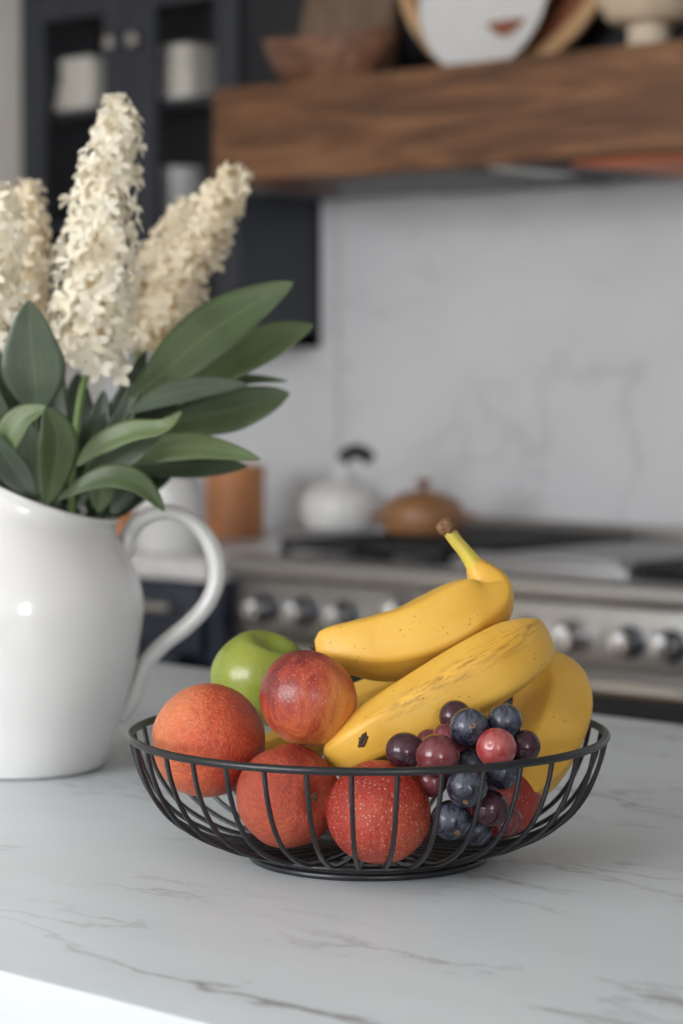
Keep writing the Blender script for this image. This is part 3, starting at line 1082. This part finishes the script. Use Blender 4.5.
px = 2.05 / 2400
flower_stem([(92, 365, 2.07), (93, 320, 2.07), (97, 260, 2.07), (104, 200, 2.06), (112, 150, 2.06), (119, 108, 2.06)],
            [34 * px, 40 * px, 39 * px, 33 * px, 26 * px, 14 * px], 240,
            [(88, 372, 2.07, .0028), (80, 400, 2.05, .0030), (73, 460, 2.05, .0032), (70, 530, 2.07, .0032), (55, 620, 2.09, .003)],
            'tallest ivory flower spike, sharp, rising from the centre of the bouquet', 'petal', 3,
            lower=((80, 352, 2.02), (99, 370, 2.02), (118, 372, 2.03)))
flower_stem([(158, 350, 2.26), (172, 305, 2.27), (195, 255, 2.28), (215, 212, 2.28), (236, 176, 2.28)],
            [38 * px, 36 * px, 32 * px, 25 * px, 15 * px], 180,
            [(155, 355, 2.26, .003), (135, 420, 2.2, .003), (95, 530, 2.12, .003), (60, 620, 2.09, .003)],
            'cream flower spike leaning right towards the wooden beam', 'petalb', 5, 0.0112)
flower_stem([(142, 345, 2.37), (150, 300, 2.38), (165, 255, 2.39), (185, 208, 2.39)],
            [36 * px, 35 * px, 29 * px, 14 * px], 105,
            [(140, 350, 2.37, .003), (120, 420, 2.22, .003), (85, 530, 2.14, .003), (50, 620, 2.09, .003)],
            'short cream flower spike tucked behind the right-leaning one', 'petalb', 6, 0.0112)
flower_stem([(-12, 345, 2.05), (-10, 300, 2.05), (-6, 250, 2.05), (0, 195, 2.05)],
            [36 * px, 37 * px, 32 * px, 17 * px], 150,
            [(-10, 350, 2.05, .003), (0, 430, 2.06, .003), (15, 530, 2.09, .003), (25, 620, 2.09, .003)],
            'ivory flower spike cut off by the left picture edge', 'petal', 8)
flower_stem([(22, 350, 2.22), (26, 300, 2.22), (27, 250, 2.22), (28, 195, 2.22)],
            [30 * px, 29 * px, 25 * px, 15 * px], 120,
            [(22, 355, 2.22, .003), (25, 430, 2.18, .003), (30, 530, 2.12, .003), (32, 620, 2.1, .003)],
            'blurred cream spike between the left edge and the tallest spike', 'petalb', 9)


def leaf(parent, pts, wpx, mat, facing=(0, -1, 0.35), fold=0.22, twist=0.0, peak=0.45, curl=0.0):
    """pts: (px, py, Z) along the midrib; wpx: greatest width in pixels"""
    c = [Vector(q) for q in crom([tuple(P(*q)) for q in pts], 7)]
    n = len(c)
    Wd = wpx * pts[len(pts) // 2][2] / FPX
    m = MB()
    vv, uv, ff = [], [], []
    K = 8
    N0 = (R_ * facing[0] + F_ * facing[1] + Vector((0, 0, facing[2]))).normalized()
    for i in range(n):
        s_ = i / (n - 1)
        tg = (c[min(i + 1, n - 1)] - c[max(i - 1, 0)]).normalized()
        sd_ = tg.cross(N0)
        if sd_.length < 0.15:
            sd_ = tg.cross(Vector((0, 0, 1)))
        sd_.normalize()
        if twist:
            sd_ = Matrix.Rotation(twist * s_, 3, tg) @ sd_
        nn = sd_.cross(tg).normalized()
        prof_ = sin(pi / 2 * s_ / peak) ** 0.85 if s_ < peak else 1 - ((s_ - peak) / (1 - peak)) ** 1.9
        hw = Wd / 2 * max(prof_, 0.035 if s_ < 0.5 else 0.012)
        for k in range(K + 1):
            q = k / K * 2 - 1
            wave = 0.04 * sin(9 * s_ + 2 * q) * abs(q)
            vv.append(c[i] + sd_ * (q * hw) + nn * (hw * (fold * (abs(q) ** 1.2) + wave + curl * q)))
            uv.append((k / K, s_))
    for i in range(n - 1):
        for k in range(K):
            a = i * (K + 1) + k
            ff.append((a, a + 1, a + K + 2, a + K + 1))
    m.add(vv, ff, uv)
    o_ = m.build('leaf', mat, parent, sharp=0)
    sol = o_.modifiers.new('thickness', 'SOLIDIFY')
    sol.thickness = 0.0005
    return o_


def leafy(stem_pts, label):
    base = P(*stem_pts[-1][:3])
    th = thing('leafy_stem', base, label, 'foliage', 'leafy green stems in the pitcher')
    st = crom([(*P(x, y, Z), r) for x, y, Z, r in stem_pts], 8)
    MB().tube([Vector(q[:3]) for q in st], [q[3] for q in st], 10).build('stem', 'leaf', th)
    return th


g1 = leafy([(140, 392, 2.04, .0015), (122, 430, 2.05, .0022), (98, 490, 2.09, .0026), (75, 560, 2.12, .0028)],
           'leafy stem with the broad dark leaves reaching right')
leaf(g1, [(130, 398, 2.05), (165, 372, 2.06), (205, 336, 2.07), (250, 306, 2.08), (294, 282, 2.08)], 56, 'leaf', fold=0.10, peak=0.52)
leaf(g1, [(150, 408, 2.09), (200, 380, 2.1), (240, 356, 2.11), (280, 337, 2.12), (314, 325, 2.12)], 42, 'leafl', fold=0.12, peak=0.55)
leaf(g1, [(130, 412, 2.03), (165, 396, 2.04), (205, 387, 2.05), (248, 384, 2.06)], 25, 'leafg', fold=0.16, peak=0.5)
leaf(g1, [(150, 432, 2.09), (195, 418, 2.1), (240, 408, 2.1), (290, 393, 2.1)], 48, 'leaf', fold=0.12, peak=0.58)
leaf(g1, [(190, 392, 2.10), (225, 382, 2.11), (255, 379, 2.12), (288, 381, 2.12)], 11, 'leaf', fold=0.1)

g2 = leafy([(95, 432, 2.02, .0015), (88, 470, 2.05, .0024), (78, 505, 2.09, .0026), (65, 580, 2.12, .0028)],
           'leafy stem with lighter curling leaves spilling over the front right rim')
leaf(g2, [(115, 466, 2.04), (150, 452, 2.03), (200, 447, 2.02), (261, 459, 2.01)], 30, 'leafl', facing=(0, -1, .5), fold=0.14, peak=0.55)
leaf(g2, [(110, 468, 2.07), (150, 464, 2.07), (200, 466, 2.06), (248, 466, 2.05)], 28, 'leafd', fold=0.1, peak=0.55)
leaf(g2, [(76, 466, 2.01), (98, 446, 2.0), (130, 432, 1.99), (162, 427, 1.98), (182, 411, 1.98)], 25, 'leafl', facing=(0.1, -1, .5), fold=0.18, peak=0.42)
leaf(g2, [(88, 486, 2.02), (112, 466, 2.02), (138, 448, 2.01), (162, 434, 2.01)], 26, 'leafg', fold=0.15, peak=0.5)
leaf(g2, [(58, 500, 2.0), (84, 484, 1.99), (112, 476, 1.98), (140, 484, 1.975), (165, 511, 1.97)], 27, 'leaf', facing=(0.1, -1, .5), fold=0.16, peak=0.62)
leaf(g2, [(98, 512, 2.04), (104, 484, 2.03), (112, 462, 2.03)], 26, 'leaf', fold=0.2)
leaf(g2, [(112, 514, 2.06), (128, 490, 2.06), (150, 470, 2.06)], 24, 'leafd', fold=0.2)
leaf(g2, [(88, 512, 2.08), (102, 460, 2.09), (122, 415, 2.1), (146, 350, 2.1)], 40, 'leafd', fold=0.2)
leaf(g2, [(76, 512, 2.06), (108, 450, 2.07), (126, 412, 2.07), (133, 382, 2.07)], 24, 'leafg', fold=0.2)
leaf(g2, [(100, 520, 2.09), (130, 470, 2.1), (160, 440, 2.11), (195, 425, 2.11)], 40, 'leafd', fold=0.15)
leaf(g2, [(62, 505, 2.09), (84, 470, 2.1), (98, 430, 2.1), (104, 390, 2.1)], 36, 'leafd', fold=0.2)

leaf(g2, [(60, 520, 2.13), (66, 470, 2.14), (76, 420, 2.14), (78, 372, 2.14)], 50, 'leafd', fold=0.15)
leaf(g2, [(96, 520, 2.15), (108, 470, 2.16), (122, 430, 2.17), (130, 385, 2.17)], 52, 'leafd', fold=0.15)
leaf(g2, [(110, 520, 2.13), (140, 480, 2.14), (172, 450, 2.15), (200, 436, 2.15)], 46, 'leafd', fold=0.15)

g3 = leafy([(36, 405, 2.02, .0015), (40, 450, 2.04, .0024), (46, 500, 2.09, .0026), (45, 580, 2.12, .0028)],
           'leafy stem with the upright oval leaf at the left')
leaf(g3, [(36, 412, 2.0), (35, 380, 1.99), (31, 345, 1.985), (29, 300, 1.98)], 64, 'leafg', facing=(0.15, -1, 0.1), fold=0.12, peak=0.46)
leaf(g3, [(2, 462, 1.99), (8, 440, 1.98), (22, 418, 1.975), (48, 407, 1.97)], 30, 'leafl', facing=(-0.2, -1, .3), fold=0.2, peak=0.5)
leaf(g3, [(46, 505, 1.99), (55, 470, 1.98), (57, 436, 1.975), (46, 406, 1.97)], 42, 'leaf', facing=(0.4, -1, 0), fold=0.15, peak=0.55)
leaf(g3, [(34, 500, 2.03), (20, 478, 2.0), (4, 455, 1.98), (-14, 430, 1.97)], 32, 'leafg', facing=(-0.2, -1, .3), fold=0.2)
leaf(g1, [(120, 440, 2.12), (140, 418, 2.13), (165, 400, 2.14), (195, 388, 2.14)], 36, 'leafd', fold=0.1)
leaf(g3, [(24, 505, 2.05), (20, 450, 2.06), (6, 380, 2.07), (-6, 320, 2.07)], 44, 'leafd', fold=0.2)
leaf(g3, [(55, 515, 2.07), (52, 450, 2.08), (50, 400, 2.09), (58, 350, 2.1)], 44, 'leafd', fold=0.2)
leaf(g3, [(10, 500, 2.04), (0, 450, 2.05), (-8, 410, 2.05), (-16, 370, 2.05)], 44, 'leafd', fold=0.2)
leaf(g3, [(35, 510, 2.03), (34, 470, 2.03), (28, 440, 2.03), (20, 410, 2.03)], 36, 'leafd', fold=0.2)

# ================================================================== wire basket
BZd = 1.71
BX = (368.5 - 341.5) / FPX * BZd
bcn = W(BX, BZd, TOP)
bk = thing('fruit_basket', bcn, 'round black wire fruit basket on the marble island', 'basket')
RIM, HR = 0.1700, 0.0905


def circ(r, z, n=120):
    return [bcn + R_ * (r * cos(2 * pi * i / n)) + F_ * (r * sin(2 * pi * i / n)) + Vector((0, 0, z)) for i in range(n)]


MB().tube(circ(RIM, HR), 0.0028, 16, closed=True).build('rim', 'wire', bk)
MB().tube(circ(0.0840, 0.0030), 0.0027, 12, closed=True).build('base_ring', 'wire', bk)
MB().tube(circ(0.0872, 0.0090), 0.0024, 12, closed=True).build('upper_base_ring', 'wire', bk)
wprof = [(RIM, HR - 0.001), (0.1660, 0.072), (0.1575, 0.052), (0.145, 0.0355), (0.129, 0.0240), (0.108, 0.0150), (0.088, 0.0115), (0.065, 0.0100),
         (0.040, 0.0098), (0.022, 0.0098)]
wprof = crom(wprof, 4)
for k in range(36):
    a = radians(-90 + 5.7 + 10 * k)
    d = R_ * cos(a) + F_ * sin(a)
    MB().tube([bcn + d * r + Vector((0, 0, z)) for r, z in wprof], 0.00175, 8).build('wire', 'wire', bk)
MB().tube(circ(0.022, 0.0098, 48), 0.0018, 10, closed=True).build('centre_ring', 'wire', bk)
MB().tube(circ(0.052, 0.0072, 80), 0.0016, 10, closed=True).build('inner_ring', 'wire', bk)

# ================================================================== fruit
def fruit_mesh(c, r, axis, dimple=0.2, dw=0.45, squash=1.0, bottom=0.06, lump=0.02, seed=0, crease=0.0, n=56, rings=36):
    """axis points out of the stem cavity"""
    M = Vector((0, 0, 1)).rotation_difference(Vector(axis).normalized()).to_matrix()
    m = MB()
    vv, uv, ff = [], [], []
    for j in range(rings + 1):
        th_ = pi * j / rings
        for i in range(n):
            a = 2 * pi * i / n
            d = Vector((sin(th_) * cos(a), sin(th_) * sin(a), cos(th_)))
            q = d * r
            q.z *= squash
            q.z -= dimple * r * math.exp(-(th_ / dw) ** 2)
            q.z += bottom * r * math.exp(-((pi - th_) / 0.35) ** 2)
            k = 1 + lump * mnoise.noise(d * 1.6 + Vector((seed * 3.1, 0, 0))) * 2
            if crease:
                k -= crease * math.exp(-(a - pi) ** 2 / 0.03) * sin(th_)
            vv.append(M @ (q * k) + Vector(c))
            uv.append((i / n, j / rings))
    for j in range(rings):
        for i in range(n):
            k = (i + 1) % n
            ff.append((j * n + i, (j + 1) * n + i, (j + 1) * n + k, j * n + k))
    m.add(vv, ff, uv)
    return m


def px_r(rpx, Z):
    return rpx * Z / FPX


def vdir(x, y, z):
    return R_ * x + F_ * y + Vector((0, 0, z))


def stem_bit(parent, c, axis, r, depth, L=0.010):
    ax = Vector(axis).normalized()
    b0 = Vector(c) + ax * (r - depth - 0.002)
    MB().tube([b0, b0 + ax * L * 0.5, b0 + ax * L], [0.0016, 0.0012, 0.0016], 8).build('stem', 'btip', parent)


def add_fruit(name, px, py, Z, rpx, axis, mat, label, stem=False, **kw):
    c = P(px, py, Z)
    r = px_r(rpx, Z)
    t_ = thing(name, c, label, 'fruit')
    fruit_mesh(c, r, axis, **kw).build('flesh', mat, t_, sharp=0, origin=c)
    if stem:
        stem_bit(t_, c, axis, r * kw.get('squash', 1), kw.get('dimple', .2) * r, 0.011)
    return t_, c, r


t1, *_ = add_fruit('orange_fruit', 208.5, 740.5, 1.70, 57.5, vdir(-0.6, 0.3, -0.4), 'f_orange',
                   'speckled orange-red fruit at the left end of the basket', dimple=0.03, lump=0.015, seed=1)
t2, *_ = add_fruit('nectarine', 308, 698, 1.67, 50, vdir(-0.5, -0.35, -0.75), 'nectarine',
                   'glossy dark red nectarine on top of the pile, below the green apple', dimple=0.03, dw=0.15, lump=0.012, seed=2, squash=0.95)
t3, *_ = add_fruit('apple', 262.5, 678.5, 1.82, 52, vdir(0.30, -0.28, 1), 'apple',
                   'green apple behind the nectarine at the basket back', dimple=0.34, dw=0.34, squash=0.93, lump=0.02, seed=3)
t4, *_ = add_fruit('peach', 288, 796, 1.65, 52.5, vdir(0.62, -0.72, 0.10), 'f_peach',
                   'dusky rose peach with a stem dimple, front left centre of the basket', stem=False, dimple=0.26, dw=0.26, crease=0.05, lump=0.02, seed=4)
ax_ = vdir(0.62, -0.72, 0.10).normalized()
c4 = P(288, 796, 1.65)
MB().lathe([(0.0036, -0.002), (0.0032, 0.0012), (0.0015, 0.0024), (0.0003, 0.002)], 14, c4 + ax_ * px_r(52.5, 1.65) * 0.755, axis=ax_).build('stem_scar_or_shade', 'btip', t4)  # brown dot added to put shade into the peach dimple
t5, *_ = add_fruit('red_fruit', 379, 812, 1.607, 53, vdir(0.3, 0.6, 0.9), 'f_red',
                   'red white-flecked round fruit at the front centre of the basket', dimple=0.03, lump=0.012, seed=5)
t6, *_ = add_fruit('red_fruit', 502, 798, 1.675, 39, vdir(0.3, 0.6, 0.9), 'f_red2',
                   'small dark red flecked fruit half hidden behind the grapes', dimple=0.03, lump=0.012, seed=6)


# ------------------------------------------------------------------ bananas
def banana(pts, label, mat='banana', up=None, roll=0.0, stem=None, tipcol='btip', tip=True, flip=False):
    """pts: (px, py, Z, half width px) from blossom tip to neck"""
    q = crom(pts, 9)
    c = [P(a, b_, Z) for a, b_, Z, r in q]
    rad = [max(0.0015, r * Z / FPX) for a, b_, Z, r in q]
    t_ = thing('banana', c[len(c) // 2], label, 'banana', 'bananas in the basket')

    def sect(a, tt):
        w5 = 2 * pi / 5
        e = ((a + roll) % w5) - w5 / 2
        poly = cos(w5 / 2) / cos(e)
        f_ = 0.85 * sin(pi * min(1, max(0, tt))) ** 0.5
        k = (1 - f_) + f_ * poly * 1.10
        return (k, k)
    up_ = up or tuple(vdir(0, 1, -0.1))
    MB().tube(c, rad, 50, up=up_, sect=sect).build('peel', mat, t_, sharp=0, origin=c[len(c) // 2])
    if tip:
        d = (c[0] - c[2]).normalized()
        MB().tube([c[0] - d * 0.0015, c[0] + d * 0.001, c[0] + d * 0.0035], [rad[0] * 1.05, rad[0] * 1.0, rad[0] * 0.55], 14).build(
            'tip', 'bdark', t_)
    if stem:
        sq = crom(stem, 7)
        sc = [P(a, b_, Z) for a, b_, Z, r in sq]
        sr = [r * Z / FPX for a, b_, Z, r in sq]
        MB().tube(sc, sr, 24, sect=lambda a, tt: (1 + .05 * cos(4 * a),) * 2).build('stem', 'bstem', t_, sharp=0)
        d = (sc[-1] - sc[-3]).normalized()
        rr = sr[-1]
        rnd = random.Random(2)
        m = MB().tube([sc[-1] - d * .002, sc[-1] + d * .002, sc[-1] + d * .005, sc[-1] + d * .008, sc[-1] + d * .0095],
                      [rr * 1.02, rr * 1.25, rr * 1.45, rr * 1.2, rr * 0.5], 22)
        for v_ in m.v:
            v_ += Vector([rnd.uniform(-1, 1) for _ in range(3)]) * 0.0009
        m.build('stem_end', 'btip', t_, sharp=0)
    return t_


banana([(315, 646, 1.715, 5), (320, 645.5, 1.715, 13), (332, 645, 1.712, 21), (352, 646, 1.71, 28), (380, 645.5, 1.71, 34.5), (410, 640, 1.71, 38),
        (441, 628, 1.715, 40.5), (466, 613, 1.72, 38), (486, 601, 1.725, 30), (489, 587, 1.73, 24), (482, 575, 1.73, 16.5), (474, 565, 1.73, 10)],
       'top banana with the upright green-yellow stem, lying across the pile', roll=0.28,
       stem=[(481, 574, 1.73, 12), (474, 564, 1.73, 8.8), (466, 553, 1.73, 7.0), (456, 541, 1.73, 6.4), (449, 531, 1.73, 6.6)])
banana([(329, 757, 1.668, 8), (334, 755, 1.666, 17), (348, 748, 1.662, 25), (366, 738, 1.658, 29.5), (392, 724, 1.656, 32), (425, 706, 1.66, 34.5), (460, 687, 1.665, 37),
        (495, 667, 1.672, 37), (520, 650, 1.69, 33), (528, 642, 1.715, 25), (530, 640, 1.735, 14)],
       'long scuffed banana in the middle, under the top banana', mat='banana2', roll=1.07, tip=False)
# blossom scar of the middle banana, on its near face
sc_ = P(363, 736, 1.658) - F_ * px_r(28.6, 1.658)
m = MB().lathe([(0.0062, -0.002), (0.0052, 0.0004), (0.003, 0.0008), (0.0005, 0.0002)], 18, (0, 0, 0))
for i_, q in enumerate(m.v):
    q.x *= 0.50 + 0.16 * sin(i_ * 2.3)
    q.y *= 1.0 + 0.18 * sin(i_ * 1.7)
m.v = [Matrix.Rotation(YAW, 3, 'Z') @ (Matrix.Rotation(radians(98), 3, 'X') @ (Matrix.Rotation(-0.35, 3, 'Z') @ (q * 1.0))) + sc_ for q in m.v]
bb = [o for o in bpy.data.objects if o.name.startswith('banana') and 'scuffed' in o.get('label', '')][0]
m.build('blossom_scar', 'bdark', bb)
banana([(500, 800, 1.665, 8), (516, 786, 1.672, 24), (532, 766, 1.69, 33), (545, 742, 1.71, 38), (552, 713, 1.735, 39.5), (550, 690, 1.75, 38),
        (545, 675, 1.765, 32), (538, 663, 1.775, 20)],
       'right-hand banana curving down inside the basket rim', roll=0.03, tip=False)
banana([(330, 766, 1.70, 6), (338, 763, 1.70, 17), (360, 758, 1.70, 24), (400, 748, 1.70, 28), (440, 737, 1.705, 29), (462, 731, 1.71, 27),
        (482, 725, 1.712, 21), (490, 722, 1.715, 12)],
       'lowest banana, showing between the middle banana and the grapes', roll=0.1, tip=False)
banana([(258, 752, 1.765, 6), (264, 751, 1.765, 14), (290, 744, 1.768, 21), (325, 729, 1.77, 25), (362, 710, 1.775, 27), (395, 698, 1.78, 28), (430, 684, 1.785, 28), (465, 668, 1.79, 24), (485, 655, 1.79, 14)],
       'hindmost banana, glimpsed between the nectarine and the middle banana', roll=0.0, tip=False)

# ------------------------------------------------------------------ grapes
gb = thing('grape_bunch', P(470, 770, 1.62), 'bunch of red and blue-black grapes at the front right of the basket', 'grapes')
grapes = [(405, 751, 1.600, 19, 'g_purple'), (438, 756, 1.590, 22, 'g_redp'), (430, 744, 1.620, 15, 'g_redp'), (455, 716, 1.625, 16, 'g_purple'),
          (469, 727, 1.600, 19.5, 'g_blue'), (447, 739, 1.612, 16, 'g_redp'), (464, 752, 1.622, 15, 'g_redp'), (496.5, 748, 1.590, 20.5, 'g_red'),
          (504.5, 721.5, 1.615, 18, 'g_blue'), (525, 746, 1.612, 16, 'g_purple'), (467, 787, 1.583, 21, 'g_blue'), (502.5, 771, 1.607, 18, 'g_blue'),
          (471, 764, 1.605, 15, 'g_blue'), (451, 820, 1.600, 20, 'g_blue'), (490, 808, 1.600, 18.5, 'g_purple'), (476, 830, 1.625, 16, 'g_blue'),
          (507, 820, 1.622, 15, 'g_redp'), (432, 781, 1.607, 16, 'g_redp'), (485, 735, 1.632, 15, 'g_purple'), (450, 765, 1.632, 15, 'g_purple'),
          (482, 785, 1.625, 16, 'g_purple')]
for i, (x, y, Z, r, mt) in enumerate(grapes):
    c = P(x, y, Z)
    rr = r * Z / FPX
    rnd = random.Random(i)
    ax = vdir(rnd.uniform(-1, 1), rnd.uniform(-1, .2), rnd.uniform(-1, 1))
    g = fruit_mesh(c, rr, ax, dimple=0.05, dw=0.15, squash=1.04, bottom=0.0, lump=0.012, seed=i, n=36, rings=24).build('grape', mt, gb, sharp=0, origin=c)
    sx = {4: (3, -4), 10: (-2, 12), 13: (6, 10)}.get(i)
    if sx:
        d = (P(x + sx[0] * 1.0, y + sx[1], Z) - c)
        zz = sqrt(max(0, rr * rr - d.length_squared))
        nrm = (d - F_ * zz).normalized()
        MB().lathe([(0.0022, -0.0006), (0.0018, 0.0005), (0.0008, 0.0001)], 12, c + nrm * (rr * 1.005), axis=nrm).build('stem_scar_or_shade', 'btip', g)
m = MB()
m.tube([P(430, 770, 1.64), P(443, 790, 1.625), P(440, 798, 1.61)], 0.0009, 8)
m.tube([P(500, 735, 1.645), P(470, 745, 1.64), P(445, 775, 1.635), P(470, 805, 1.635)], 0.0013, 8)
m.build('stem', 'gstem', gb)
